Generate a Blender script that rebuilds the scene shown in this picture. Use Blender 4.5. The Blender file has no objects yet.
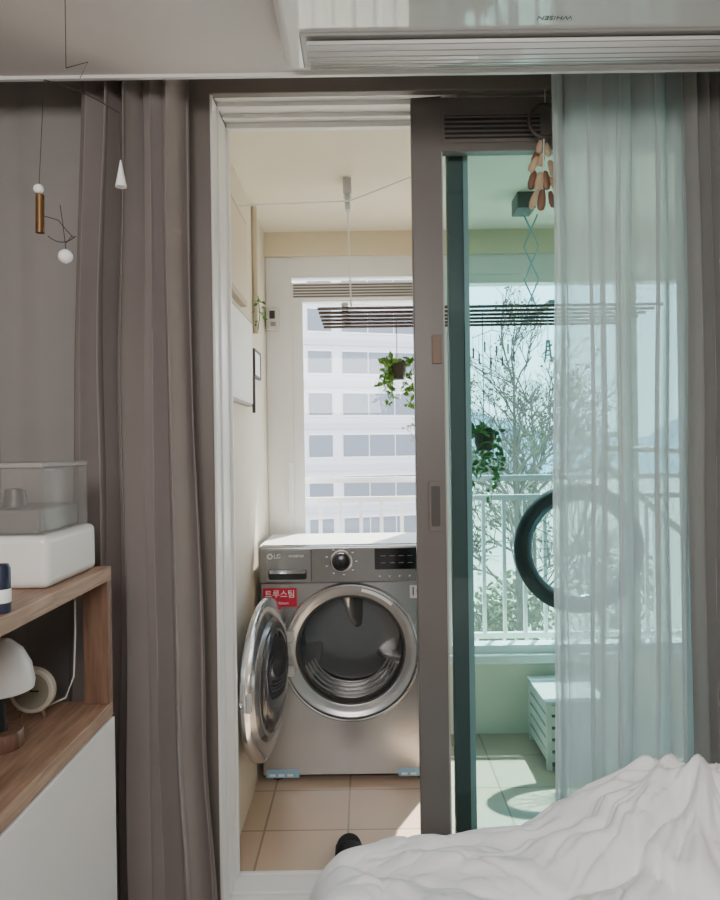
import bpy, bmesh, math, random
from mathutils import Vector, Matrix, noise
random.seed(7)
S = bpy.context.scene
C = S.collection
PI = math.pi
F, CX, CY, HC = 720.0, 365.0, 447.0, 1.28
ROLL = math.radians(0.83)
RC, RS = math.cos(ROLL), math.sin(ROLL)
def P(px, py, Y):
    dx, dy = px-CX, py-CY
    dx, dy = dx*RC-dy*RS, dx*RS+dy*RC
    return Vector((dx*Y/F, Y, HC-dy*Y/F))
def PX(px, Y, py=447): return P(px, py, Y).x
def PZ(py, Y, px=365): return P(px, py, Y).z

# ------------------------------------------------------------ materials
def lin(c):
    c = c/255.0
    return c/12.92 if c <= 0.04045 else ((c+0.055)/1.055)**2.4
def rgb(t): return (lin(t[0]), lin(t[1]), lin(t[2]), 1)
MATS = {}
def mat(name, col, rough=0.5, metal=0.0, var=0.05, scale=6, stretch=(1,1,1), bump=0.0, bscale=60, spec=0.5, clear=0.0):
    if name in MATS: return MATS[name]
    m = bpy.data.materials.new(name); m.use_nodes = True
    nt = m.node_tree; N = nt.nodes; L = nt.links
    b = N['Principled BSDF']
    b.inputs['Roughness'].default_value = rough
    b.inputs['Metallic'].default_value = metal
    b.inputs['Specular IOR Level'].default_value = spec
    tc = N.new('ShaderNodeTexCoord'); mp = N.new('ShaderNodeMapping'); mp.inputs['Scale'].default_value = stretch
    nz = N.new('ShaderNodeTexNoise'); nz.inputs['Scale'].default_value = scale; nz.inputs['Detail'].default_value = 4
    mx = N.new('ShaderNodeMix'); mx.data_type = 'RGBA'
    c = rgb(col)
    mx.inputs['A'].default_value = tuple([max(0, v*(1-var)) for v in c[:3]]+[1])
    mx.inputs['B'].default_value = tuple([min(1, v*(1+var)) for v in c[:3]]+[1])
    L.new(tc.outputs['Object'], mp.inputs['Vector']); L.new(mp.outputs['Vector'], nz.inputs['Vector'])
    L.new(nz.outputs['Fac'], mx.inputs['Factor']); L.new(mx.outputs['Result'], b.inputs['Base Color'])
    if bump:
        n2 = N.new('ShaderNodeTexNoise'); n2.inputs['Scale'].default_value = bscale; n2.inputs['Detail'].default_value = 5
        bp = N.new('ShaderNodeBump'); bp.inputs['Strength'].default_value = bump; bp.inputs['Distance'].default_value = 0.005
        L.new(mp.outputs['Vector'], n2.inputs['Vector']); L.new(n2.outputs['Fac'], bp.inputs['Height']); L.new(bp.outputs['Normal'], b.inputs['Normal'])
    if clear:       # see-through moulded plastic : part of the light passes straight through
        out = N['Material Output']; tr = N.new('ShaderNodeBsdfTransparent'); ms = N.new('ShaderNodeMixShader'); ms.inputs[0].default_value = clear
        L.new(b.outputs[0], ms.inputs[1]); L.new(tr.outputs[0], ms.inputs[2]); L.new(ms.outputs[0], out.inputs['Surface'])
    MATS[name] = m
    return m
def cloth_mat(name, col, transp, transl, var=0.05, edge=None):
    m = bpy.data.materials.new(name); m.use_nodes = True
    nt = m.node_tree; N = nt.nodes; L = nt.links
    N.remove(N['Principled BSDF']); out = N['Material Output']
    tc = N.new('ShaderNodeTexCoord'); nz = N.new('ShaderNodeTexNoise'); nz.inputs['Scale'].default_value = 10
    mx = N.new('ShaderNodeMix'); mx.data_type = 'RGBA'; c = rgb(col)
    mx.inputs['A'].default_value = tuple([v*(1-var) for v in c[:3]]+[1]); mx.inputs['B'].default_value = tuple([min(1, v*(1+var)) for v in c[:3]]+[1])
    L.new(tc.outputs['Object'], nz.inputs['Vector']); L.new(nz.outputs['Fac'], mx.inputs['Factor'])
    d = N.new('ShaderNodeBsdfDiffuse'); t = N.new('ShaderNodeBsdfTranslucent'); tr = N.new('ShaderNodeBsdfTransparent')
    L.new(mx.outputs['Result'], d.inputs['Color']); L.new(mx.outputs['Result'], t.inputs['Color'])
    m1 = N.new('ShaderNodeMixShader'); m1.inputs[0].default_value = transl
    L.new(d.outputs[0], m1.inputs[1]); L.new(t.outputs[0], m1.inputs[2])
    m2 = N.new('ShaderNodeMixShader'); m2.inputs[0].default_value = transp
    if edge is not None:      # woven voile closes up where the cloth turns edge-on
        lw = N.new('ShaderNodeLayerWeight'); lw.inputs['Blend'].default_value = 0.5
        mr = N.new('ShaderNodeMapRange'); mr.inputs['From Min'].default_value = 0.0; mr.inputs['From Max'].default_value = 0.8
        mr.inputs['To Min'].default_value = transp; mr.inputs['To Max'].default_value = edge
        L.new(lw.outputs['Facing'], mr.inputs['Value']); L.new(mr.outputs['Result'], m2.inputs[0])
    L.new(m1.outputs[0], m2.inputs[1]); L.new(tr.outputs[0], m2.inputs[2])
    L.new(m2.outputs[0], out.inputs['Surface'])
    return m
def glass_mat(name, tint, base=0.04, rough=0.01):
    m = bpy.data.materials.new(name); m.use_nodes = True
    nt = m.node_tree; N = nt.nodes; L = nt.links
    N.remove(N['Principled BSDF']); out = N['Material Output']
    tr = N.new('ShaderNodeBsdfTransparent'); tr.inputs['Color'].default_value = (*tint, 1)
    g = N.new('ShaderNodeBsdfGlossy'); g.inputs['Roughness'].default_value = rough
    lw = N.new('ShaderNodeLayerWeight'); lw.inputs['Blend'].default_value = 0.5
    pw = N.new('ShaderNodeMath'); pw.operation = 'POWER'; pw.inputs[1].default_value = 5
    ma = N.new('ShaderNodeMath'); ma.operation = 'MULTIPLY_ADD'; ma.inputs[1].default_value = 0.8; ma.inputs[2].default_value = base*0.5
    ms = N.new('ShaderNodeMixShader')
    L.new(lw.outputs['Facing'], pw.inputs[0]); L.new(pw.outputs[0], ma.inputs[0]); L.new(ma.outputs[0], ms.inputs[0])
    L.new(tr.outputs[0], ms.inputs[1]); L.new(g.outputs[0], ms.inputs[2])
    L.new(ms.outputs[0], out.inputs['Surface'])
    return m
def tile_mat(name, c1, c2, grout, size=0.3, off=(0,0,0), rough=0.35):
    m = bpy.data.materials.new(name); m.use_nodes = True
    nt = m.node_tree; N = nt.nodes; L = nt.links
    b = N['Principled BSDF']; b.inputs['Roughness'].default_value = rough
    tc = N.new('ShaderNodeTexCoord'); mp = N.new('ShaderNodeMapping'); mp.inputs['Location'].default_value = off
    br = N.new('ShaderNodeTexBrick'); br.offset = 0; br.squash = 1
    br.inputs['Scale'].default_value = 1; br.inputs['Brick Width'].default_value = size; br.inputs['Row Height'].default_value = size
    br.inputs['Mortar Size'].default_value = 0.004; br.inputs['Color1'].default_value = rgb(c1); br.inputs['Color2'].default_value = rgb(c2); br.inputs['Mortar'].default_value = rgb(grout)
    L.new(tc.outputs['Object'], mp.inputs['Vector']); L.new(mp.outputs['Vector'], br.inputs['Vector'])
    nz = N.new('ShaderNodeTexNoise'); nz.inputs['Scale'].default_value = 5; nz.inputs['Detail'].default_value = 6
    mx = N.new('ShaderNodeMix'); mx.data_type = 'RGBA'; mx.blend_type = 'MULTIPLY'; mx.inputs['Factor'].default_value = 0.18
    L.new(tc.outputs['Object'], nz.inputs['Vector']); L.new(br.outputs['Color'], mx.inputs['A']); L.new(nz.outputs['Color'], mx.inputs['B'])
    L.new(mx.outputs['Result'], b.inputs['Base Color'])
    return m
def wood_mat(name, c1, c2, stretch, rough=0.45):
    m = bpy.data.materials.new(name); m.use_nodes = True
    nt = m.node_tree; N = nt.nodes; L = nt.links
    b = N['Principled BSDF']; b.inputs['Roughness'].default_value = rough
    tc = N.new('ShaderNodeTexCoord'); mp = N.new('ShaderNodeMapping'); mp.inputs['Scale'].default_value = stretch
    nz = N.new('ShaderNodeTexNoise'); nz.inputs['Scale'].default_value = 6; nz.inputs['Detail'].default_value = 7; nz.inputs['Distortion'].default_value = 0.6
    cr = N.new('ShaderNodeValToRGB'); cr.color_ramp.elements[0].position = 0.3; cr.color_ramp.elements[1].position = 0.72
    cr.color_ramp.elements[0].color = rgb(c1); cr.color_ramp.elements[1].color = rgb(c2)
    L.new(tc.outputs['Object'], mp.inputs['Vector']); L.new(mp.outputs['Vector'], nz.inputs['Vector'])
    L.new(nz.outputs['Fac'], cr.inputs['Fac']); L.new(cr.outputs['Color'], b.inputs['Base Color'])
    return m

M_wall = mat('greige_wallpaper', (166,159,153), 0.9, bump=0.15, bscale=200)
M_ceil = mat('ceiling_paper', (222,216,212), 0.9, bump=0.1, bscale=150)
M_floor = wood_mat('oak_floor', (140,120,100), (172,152,130), (1,8,1))
M_taupe = mat('taupe_door_frame', (112,103,96), 0.45)
M_taupe2 = mat('grey_taupe_sash', (110,102,97), 0.4)
M_dark = mat('dark_grille', (34,32,31), 0.6)
M_white = mat('white_vinyl', (234,232,229), 0.35, var=0.02)
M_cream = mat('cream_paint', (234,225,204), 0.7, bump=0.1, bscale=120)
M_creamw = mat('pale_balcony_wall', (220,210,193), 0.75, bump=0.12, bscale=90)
M_tile = tile_mat('beige_tiles', (208,184,162), (201,176,154), (156,134,114), 0.3, (0.08,0.12,0))
M_curt = cloth_mat('taupe_curtain_cloth', (156,146,142), 0.0, 0.10)
M_curt2 = cloth_mat('grey_curtain_cloth', (170,167,163), 0.06, 0.3)
M_curt3 = cloth_mat('smooth_grey_curtain_cloth', (168,162,157), 0.0, 0.12)
M_sheer = cloth_mat('sheer_voile', (220,226,224), 0.28, 0.42, 0.02, edge=0.02)
M_glassd = glass_mat('tinted_door_glass', (0.80,0.94,0.945))
M_glassw = glass_mat('window_glass', (0.97,0.985,0.985))
M_clear = mat('clear_plastic', (186,183,180), 0.10, clear=0.76)
M_steel = mat('brushed_steel', (186,184,183), 0.26, 0.86, var=0.08, scale=4, stretch=(1,1,60))
M_steeld = mat('dark_steel', (154,152,151), 0.26, 0.82, var=0.08, scale=4, stretch=(60,1,1))
M_chrome = mat('satin_chrome', (222,223,225), 0.14, 0.92, var=0.02)
M_ltgrey = mat('light_grey_plastic', (190,190,190), 0.4)
M_drum = mat('drum_steel', (138,137,136), 0.18, 0.85)
M_black = mat('black_gloss', (14,14,16), 0.12)
M_blackm = mat('black_rubber', (18,18,20), 0.7)
M_red = mat('red_sticker', (196,20,58), 0.4)
M_paper = mat('white_paper', (244,244,242), 0.6, var=0.01)
M_tape = mat('pale_blue_tape', (150,190,214), 0.4)
M_wood = wood_mat('walnut_wood', (138,106,84), (184,150,126), (14,1.2,14))
M_woodp = wood_mat('walnut_post', (108,80,64), (142,110,90), (14,14,1.2))
M_cab = mat('white_cabinet', (228,225,221), 0.45, var=0.02)
M_wplas = mat('white_plastic', (234,232,228), 0.35, var=0.02)
M_ac = mat('glossy_white_plastic', (234,233,230), 0.04, var=0.02, spec=0.9)
M_duvet = mat('white_cotton', (251,251,252), 0.85, var=0.01, bump=0.2, bscale=40)
M_brass = mat('brass', (112,82,48), 0.4, 0.6)
M_wire = mat('dark_wire', (70,62,58), 0.4, 0.6)
M_navy = mat('navy_can', (36,42,66), 0.4)
M_cord = mat('white_cord', (228,228,224), 0.6)
M_rod = mat('grey_brown_rod', (98,80,68), 0.4)
M_blue = mat('pale_blue_metal', (160,196,208), 0.4)
M_leaf = mat('green_leaf', (104,150,48), 0.5, var=0.5, scale=60)
M_leafd = mat('deep_green_leaf', (84,134,56), 0.5, var=0.5, scale=60)
M_pot = mat('dark_pot', (70,62,50), 0.6)
M_bldg = mat('white_facade', (208,204,210), 0.8)
M_bldg2 = mat('facade_band', (190,187,194), 0.8)
M_bwin = mat('grey_window', (112,115,126), 0.4)
M_bark = mat('brown_bark', (110,95,84), 0.9, var=0.2)
M_needle = mat('needle_foliage', (92,98,70), 0.9, var=0.3, scale=3)
M_bush = mat('brown_olive_foliage', (128,122,94), 0.9, var=0.3, scale=3)
M_ground = mat('pale_ground', (172,166,148), 0.95, var=0.3, scale=0.15)
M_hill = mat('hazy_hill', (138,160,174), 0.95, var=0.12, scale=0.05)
M_doll = wood_mat('brown_wood_piece', (92,62,46), (138,98,72), (6,6,2))
M_ltwood = wood_mat('light_wood', (160,128,98), (204,178,146), (6,6,2))

# ------------------------------------------------------------ mesh builder
class MB:
    def __init__(s): s.bm = bmesh.new()
    def box(s, x0, x1, y0, y1, z0, z1, mtx=None):
        vs = [s.bm.verts.new(Vector((x,y,z)) if mtx is None else mtx @ Vector((x,y,z))) for x in (x0,x1) for y in (y0,y1) for z in (z0,z1)]
        for f in ((0,1,3,2),(4,6,7,5),(0,4,5,1),(2,3,7,6),(0,2,6,4),(1,5,7,3)):
            s.bm.faces.new([vs[i] for i in f])
        return s
    def path(s, pts, r, seg=8, r2=None):
        pts = [Vector(p) for p in pts]; n = len(pts); rings = []
        for i, p in enumerate(pts):
            d = (pts[min(i+1,n-1)]-pts[max(i-1,0)])
            if d.length < 1e-9: d = Vector((0,0,1))
            d.normalize()
            up = Vector((0,0,1)) if abs(d.z) < 0.95 else Vector((0,1,0))
            u = d.cross(up).normalized(); v = u.cross(d)
            rr = r if r2 is None else r+(r2-r)*i/(n-1)
            rings.append([s.bm.verts.new(p+(u*math.cos(2*PI*k/seg)+v*math.sin(2*PI*k/seg))*rr) for k in range(seg)])
        for a, b in zip(rings, rings[1:]):
            for k in range(seg):
                s.bm.faces.new((a[k], a[(k+1)%seg], b[(k+1)%seg], b[k]))
        if seg > 2:
            s.bm.faces.new(rings[0][::-1]); s.bm.faces.new(rings[-1])
        return s
    def tube(s, p, q, r, seg=8, r2=None): return s.path([p,q], r, seg, r2)
    def lathe(s, prof, o, axis='Z', seg=40, a0=0, a1=2*PI):
        o = Vector(o)
        U, V, W = {'Z':((1,0,0),(0,1,0),(0,0,1)), 'Y':((1,0,0),(0,0,1),(0,1,0)), 'X':((0,1,0),(0,0,1),(1,0,0))}[axis]
        U, V, W = Vector(U), Vector(V), Vector(W)
        full = abs(a1-a0-2*PI) < 1e-6
        nn = seg if full else seg+1
        rings = []
        for r, h in prof:
            if r < 1e-6: rings.append([s.bm.verts.new(o+W*h)]); continue
            rings.append([s.bm.verts.new(o+W*h+(U*math.cos(a0+(a1-a0)*k/seg)+V*math.sin(a0+(a1-a0)*k/seg))*r) for k in range(nn)])
        for a, b in zip(rings, rings[1:]):
            for k in range(seg):
                k2 = (k+1) % nn
                if len(a) == 1 and len(b) == 1: continue
                if len(a) == 1: s.bm.faces.new((a[0], b[k2], b[k]))
                elif len(b) == 1: s.bm.faces.new((a[k], a[k2], b[0]))
                else: s.bm.faces.new((a[k], a[k2], b[k2], b[k]))
        return s
    def sphere(s, c, r, sc=(1,1,1), seg=20):
        n = seg//2
        prof = [(math.sin(PI*i/n), -math.cos(PI*i/n)) for i in range(n+1)]
        tmp = MB(); tmp.lathe(prof, (0,0,0), 'Z', seg)
        mt = Matrix.Translation(c) @ Matrix.Diagonal((r*sc[0], r*sc[1], r*sc[2], 1))
        tmp.bm.transform(mt); s.join(tmp); return s
    def torus(s, c, R, r, axis='Y', seg=40, sg=10):
        prof = [(R+r*math.cos(2*PI*k/sg), r*math.sin(2*PI*k/sg)) for k in range(sg+1)]
        return s.lathe(prof, c, axis, seg)
    def prism(s, pts, z0, z1):
        a = [s.bm.verts.new((x,y,z0)) for x,y in pts]; b = [s.bm.verts.new((x,y,z1)) for x,y in pts]
        s.bm.faces.new(a[::-1]); s.bm.faces.new(b); n = len(pts)
        for k in range(n): s.bm.faces.new((a[k],a[(k+1)%n],b[(k+1)%n],b[k]))
        return s
    def rrect(s, x0, x1, z0, z1, r, y0, y1, seg=6):
        pts = []
        for cx, cz, a in ((x1-r,z1-r,0),(x0+r,z1-r,PI/2),(x0+r,z0+r,PI),(x1-r,z0+r,1.5*PI)):
            for k in range(seg+1):
                t = a+PI/2*k/seg; pts.append((cx+r*math.cos(t), cz+r*math.sin(t)))
        a = [s.bm.verts.new((x,y0,z)) for x,z in pts]; b = [s.bm.verts.new((x,y1,z)) for x,z in pts]
        s.bm.faces.new(a); s.bm.faces.new(b[::-1]); n = len(pts)
        for k in range(n): s.bm.faces.new((a[k],b[k],b[(k+1)%n],a[(k+1)%n]))
        return s
    def join(s, o):
        me = bpy.data.meshes.new('t'); o.bm.to_mesh(me); s.bm.from_mesh(me); bpy.data.meshes.remove(me); o.bm.free(); return s
    def xf(s, m): s.bm.transform(m); return s
    def build(s, name, m, parent=None, bevel=0, smooth=False, normals=True, ang=40, bseg=2):
        bmesh.ops.remove_doubles(s.bm, verts=s.bm.verts, dist=1e-6)
        if normals: bmesh.ops.recalc_face_normals(s.bm, faces=s.bm.faces)
        me = bpy.data.meshes.new(name); s.bm.to_mesh(me); s.bm.free()
        if smooth:
            for p in me.polygons: p.use_smooth = True
            me.set_sharp_from_angle(angle=math.radians(ang))
        me.materials.append(m)
        o = bpy.data.objects.new(name, me); C.objects.link(o)
        if bevel:
            bv = o.modifiers.new('bevel','BEVEL'); bv.width = bevel; bv.segments = bseg; bv.limit_method = 'ANGLE'
        if parent: setpar(o, parent)
        return o
def setpar(o, parent):
    o.parent = parent
    o.matrix_parent_inverse = Matrix.Translation(Vector(parent.location)).inverted()
def thing(name, label, cat, loc=(0,0,0), group=None):
    o = bpy.data.objects.new(name, None); C.objects.link(o); o.location = loc; o.empty_display_size = 0.05
    o['label'] = label; o['category'] = cat
    if group: o['group'] = group
    return o
def tag(o, label, cat, group=None):
    o['label'] = label; o['category'] = cat
    if group: o['group'] = group
    return o
def struct(o, label=None):
    o['kind'] = 'structure'
    if label: o['label'] = label
    return o
def B(*a): return MB().box(*a)
def text(name, body, size, mtx, m, parent, extrude=0.0004):
    cu = bpy.data.curves.new(name, 'FONT'); cu.body = body; cu.size = size; cu.extrude = extrude; cu.align_x = 'CENTER'; cu.align_y = 'CENTER'
    to = bpy.data.objects.new(name, cu); C.objects.link(to)
    bpy.context.view_layer.update()
    me = bpy.data.meshes.new_from_object(to.evaluated_get(bpy.context.evaluated_depsgraph_get()))
    bpy.data.objects.remove(to)
    me.transform(mtx); me.materials.clear(); me.materials.append(m)
    o = bpy.data.objects.new(name, me); C.objects.link(o)
    if parent: setpar(o, parent)
    return o
FACE_CAM = Matrix.Rotation(PI/2, 4, 'X')      # text lying in XY -> standing, facing -Y

# ------------------------------------------------------------ room shell
FZ = -0.09     # balcony floor
RF = -0.08     # bedroom floor
struct(B(-1.05,1.75,-1.7,2.06,RF-0.05,RF).build('floor', M_floor), 'wooden bedroom floor')
CE = 1.82
struct(B(-1.05,1.75,-1.7,CE,2.23,2.40).build('ceiling', M_ceil), 'pale bedroom ceiling')
struct(B(-1.05,1.75,-1.7,2.3,2.40,2.44).build('ceiling', M_ceil), 'recessed curtain box above the sliding door')
struct(B(-1.05,1.75,CE,CE+0.012,2.222,2.262).build('trim_1', M_white), 'pale trim strip along the ceiling edge')
struct(B(-1.11,-1.05,-1.7,2.3,RF-0.05,2.44).build('wall_left', M_wall), 'left bedroom wall')
struct(B(1.75,1.81,-1.7,2.3,RF-0.05,2.44).build('wall_right', M_wall), 'right bedroom wall')
struct(B(-1.11,1.81,-1.76,-1.7,RF-0.05,2.44).build('wall_back', M_wall), 'back bedroom wall')
struct(B(-1.05,-0.525,2.08,2.3,RF-0.05,2.40).build('wall_front', M_wall), 'greige wall left of the sliding door')
struct(B(1.12,1.75,2.08,2.3,RF-0.05,2.40).build('wall_front', M_wall), 'greige wall right of the sliding door')
struct(B(-1.0,1.5,1.96,1.985,2.375,2.40).build('trim_2', M_white), 'curtain track in the ceiling recess')

# sliding door frame
SZ = -0.078
df = struct(B(-0.525,-0.429,2.04,2.30,SZ-0.02,2.38).box(-0.429,1.12,2.04,2.07,2.288,2.38).box(1.05,1.12,2.04,2.30,SZ-0.02,2.38).build('door_1', M_taupe, bevel=0.003), 'taupe frame of the sliding door')
m = MB().box(-0.430,-0.427,2.048,2.30,SZ,2.300)
for y0, y1, x in ((2.048,2.060,-0.421),(2.14,2.15,-0.421),(2.285,2.30,-0.418)):
    m.box(-0.428,x,y0,y1,SZ,2.300)
m.build('inner_jamb', M_white, df, bevel=0.002)
m = MB().box(-0.429,1.05,2.07,2.30,2.310,2.38)
for y0, y1, z in ((2.072,2.084,2.298),(2.14,2.155,2.297),(2.215,2.228,2.297),(2.275,2.30,2.292)):
    m.box(-0.425,1.05,y0,y1,z,2.311)
m.build('head_track', M_white, df, bevel=0.002)
m = MB().box(-0.429,1.05,2.06,2.30,SZ-0.05,SZ)
for y0, y1 in ((2.07,2.085),(2.10,2.108),(2.19,2.198),(2.285,2.30)):
    m.box(-0.425,1.05,y0,y1,SZ,SZ+0.010)
m.build('sill_track', M_white, df, bevel=0.002)
# front sash
sx0, sx1 = 0.147, 0.231
SB = SZ+0.012
sa = struct(B(sx0,sx1,2.09,2.13,SB,2.292).box(0.93,1.01,2.09,2.13,SB,2.292).box(sx1,0.93,2.09,2.13,2.135,2.292).box(sx1,0.93,2.09,2.13,SB,0.05).build('door_2', M_taupe2, bevel=0.003), 'front sliding glass sash with ventilator and pull')
B(sx1-0.001,0.931,2.106,2.114,0.049,2.136).build('glass', M_glassd, sa)
B(sx1-0.002,sx1+0.006,2.092,2.107,0.05,2.135).build('glazing_bead', mat('pale_bead',(168,164,158),0.4), sa)
g0, g1 = P(443,142,2.09), P(541,115,2.09)
B(g0.x,g1.x,2.084,2.091,2.158,2.245).build('vent_panel', M_taupe, sa, bevel=0.001)
B(g0.x+0.004,g1.x-0.004,2.081,2.085,2.168,2.235).build('vent_recess', M_dark, sa)
for k in range(5):
    z = 2.1745+0.0135*k; B(g0.x+0.004,g1.x-0.004,2.077,2.082,z-0.0020,z+0.0020).build('vent_slat', M_taupe2, sa)
h0, h1 = P(429,531,2.09), P(443,481,2.09)
MB().rrect(h0.x,h1.x-0.003,h0.z,h1.z,0.008,2.083,2.091).build('pull_handle', M_taupe, sa, bevel=0.001)
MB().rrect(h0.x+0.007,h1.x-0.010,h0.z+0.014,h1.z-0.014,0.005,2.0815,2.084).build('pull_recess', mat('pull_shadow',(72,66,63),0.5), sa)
q0, q1 = P(432,364,2.09), P(441,335,2.09)
B(q0.x,q1.x,2.084,2.092,q0.z,q1.z).build('latch', mat('brown_latch',(122,98,80),0.5), sa, bevel=0.002)
# rear sash
sb = struct(B(0.259,0.304,2.17,2.21,SB,2.283).box(0.98,1.045,2.17,2.21,SB,2.283).box(0.304,0.98,2.17,2.21,2.20,2.283).box(0.304,0.98,2.17,2.21,SB,0.03).build('door_3', mat('dark_sash',(92,84,79),0.5), bevel=0.003), 'rear sliding glass sash with dark stile')
B(0.303,0.981,2.186,2.194,0.029,2.201).build('glass', M_glassd, sb)
B(0.303,0.322,2.172,2.187,0.03,2.20).build('glazing_bead', mat('grey_bead',(170,170,168),0.4), sb)

# balcony shell
wl = -0.462
struct(B(-0.55,2.4,2.30,3.52,FZ-0.05,FZ).build('floor', M_tile), 'beige balcony floor tiles')
struct(B(-0.55,2.4,2.30,3.52,2.30,2.36).build('ceiling', M_cream), 'cream balcony ceiling')
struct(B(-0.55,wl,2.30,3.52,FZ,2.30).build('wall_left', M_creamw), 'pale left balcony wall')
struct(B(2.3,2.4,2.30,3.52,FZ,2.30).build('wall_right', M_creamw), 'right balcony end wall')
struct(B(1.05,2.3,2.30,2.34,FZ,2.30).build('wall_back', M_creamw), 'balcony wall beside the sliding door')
struct(B(wl,2.3,3.42,3.52,FZ,0.25).build('wall_far', M_cream), 'low wall under the balcony window')
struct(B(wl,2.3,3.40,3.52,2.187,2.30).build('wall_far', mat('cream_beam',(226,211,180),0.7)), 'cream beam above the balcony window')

# balcony window
wy0, wy1 = 3.42, 3.50
w = struct(B(wl,-0.342,wy0,wy1,0.25,2.187).box(-0.342,2.3,wy0,wy1,2.09,2.187).box(2.2,2.3,wy0,wy1,0.25,2.09).box(-0.342,2.2,3.38,wy1,0.25,0.29).build('window_1', M_white, bevel=0.004), 'white vinyl balcony window')
B(-0.342,-0.292,wy0+0.01,wy1-0.01,0.29,2.06).box(0.25,0.32,wy0+0.01,wy1-0.01,0.29,2.06).box(-0.292,0.25,wy0+0.01,wy1-0.01,0.29,0.36).box(-0.292,0.25,wy0+0.01,wy1-0.01,1.975,2.06).build('left_sash', M_white, w, bevel=0.003)
m = MB().box(0.32,0.40,wy0,wy1,0.29,2.09).box(1.22,1.30,wy0,wy1,0.29,2.09).box(0.40,2.2,wy0,wy1,0.29,0.33).box(0.4,2.2,wy0,wy1,2.05,2.09)
m.build('right_sash', M_white, w, bevel=0.003)
B(-0.342,0.32,wy0-0.006,wy0+0.012,1.985,2.062).build('vent_body', M_white, w, bevel=0.002)
for k in range(5): B(-0.33,0.31,wy0-0.009,wy0-0.005,1.993+k*0.0135,2.0005+k*0.0135).build('vent_slat', mat('grey_slat',(118,108,98),0.5), w)
B(-0.293,0.251,3.458,3.464,0.355,1.98).build('pane', M_glassw, w)
B(0.39,2.21,3.458,3.464,0.32,2.06).build('pane', M_glassw, w)
MB().rrect(-0.365,-0.345,PZ(512,3.4),PZ(462,3.4),0.006,wy0-0.02,wy0+0.004).build('handle', M_wplas, w, bevel=0.002)

# ------------------------------------------------------------ curtains
def curtain_mesh(xl, xr, Y0, zt, zb, n, A, seed, sharp=0.5, nv=44, pinch=0.0, fine=0.0):
    rnd = random.Random(seed); ph = [rnd.uniform(0,6.28) for _ in range(8)]
    mb = MB(); nu = n*24; g = []
    for j in range(nv+1):
        v = j/nv; row = []; l, r = xl(v), xr(v); z = zt+(zb-zt)*v
        for i in range(nu+1):
            u = i/nu
            uu = u+0.018*math.sin(2*PI*u*2.3+ph[0])+0.010*math.sin(2*PI*u*3.7+ph[1]+v*2.0)*v
            p = 2*PI*n*uu+ph[2]+0.5*math.sin(v*3+ph[3])*v
            top = math.exp(-v*12)
            amp = A*(0.65+0.35*math.sin(2*PI*u*1.6+ph[4]+v*1.2))
            y = Y0+amp*(math.sin(p)+0.22*math.sin(2*p+ph[5])+0.10*math.sin(3.3*p+ph[7]+v*2)*min(1,v*3)+fine*math.sin(4*p+ph[6]+v*1.5))
            # pinch pleat heading : three tight folds bunched on each main fold at the top edge
            y += pinch*top*A*max(0,math.sin(p))**4*math.sin(p*9)
            edge = min(1, u*n*1.5, (1-u)*n*1.5)
            x = l+(r-l)*u+sharp*(r-l)/n*0.22*math.sin(2*p)*edge
            x += 0.003*math.sin(z*5+ph[6]+u*9)
            row.append(mb.bm.verts.new((x,y,z)))
        g.append(row)
    for j in range(nv):
        for i in range(nu): mb.bm.faces.new((g[j][i],g[j+1][i],g[j+1][i+1],g[j][i+1]))
    return mb
def lerpf(*kv):
    def f(v):
        for (a,x),(b,y) in zip(kv, kv[1:]):
            if v <= b: 
                t = (v-a)/(b-a); t = t*t*(3-2*t); return x+(y-x)*t
        return kv[-1][1]
    return f
Yc = 1.935
cl = curtain_mesh(lerpf((0,PX(82,Yc,60)),(0.4,PX(72,Yc,400)),(1,PX(64,Yc,900))), lerpf((0,PX(184,Yc,60)),(0.4,PX(191,Yc,400)),(0.75,PX(204,Yc,700)),(1,PX(217,Yc,900))), Yc, 2.375, RF+0.02, 5, 0.056, 3, 0.55).build('curtain', M_curt, smooth=True, normals=False, ang=180)
tag(cl, 'taupe heavy curtain gathered at the left of the open sliding door', 'curtain')
c3 = curtain_mesh(lerpf((0,-1.03),(1,-1.03)), lerpf((0,-0.70),(1,-0.70)), 2.040, 2.375, RF+0.02, 2, 0.004, 17, 0.05).build('curtain', M_curt3, smooth=True, normals=False, ang=180)
tag(c3, 'smooth grey curtain at the far left edge behind the gathered taupe one', 'curtain')
Yr = 1.905
cr = curtain_mesh(lerpf((0,PX(686,Yr,80)),(1,PX(697,Yr,800))), lerpf((0,1.20),(1,1.22)), Yr, 2.375, RF+0.02, 12, 0.024, 9).build('curtain', M_curt2, smooth=True, normals=False, ang=180)
tag(cr, 'grey curtain at the right edge beside the sheer voile', 'curtain')
Ys = 1.985
cs = curtain_mesh(lerpf((0,PX(549,Ys,80)),(1,PX(552,Ys,800))), lerpf((0,PX(712,Ys,80)),(1,PX(712,Ys,800))), Ys, 2.375, RF+0.02, 5, 0.034, 21, 0.75, nv=60, pinch=0.5, fine=0.12).build('sheer_curtain', M_sheer, smooth=True, normals=False, ang=180)
tag(cs, 'white translucent sheer voile hanging over the glass sash', 'sheer curtain')

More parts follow.
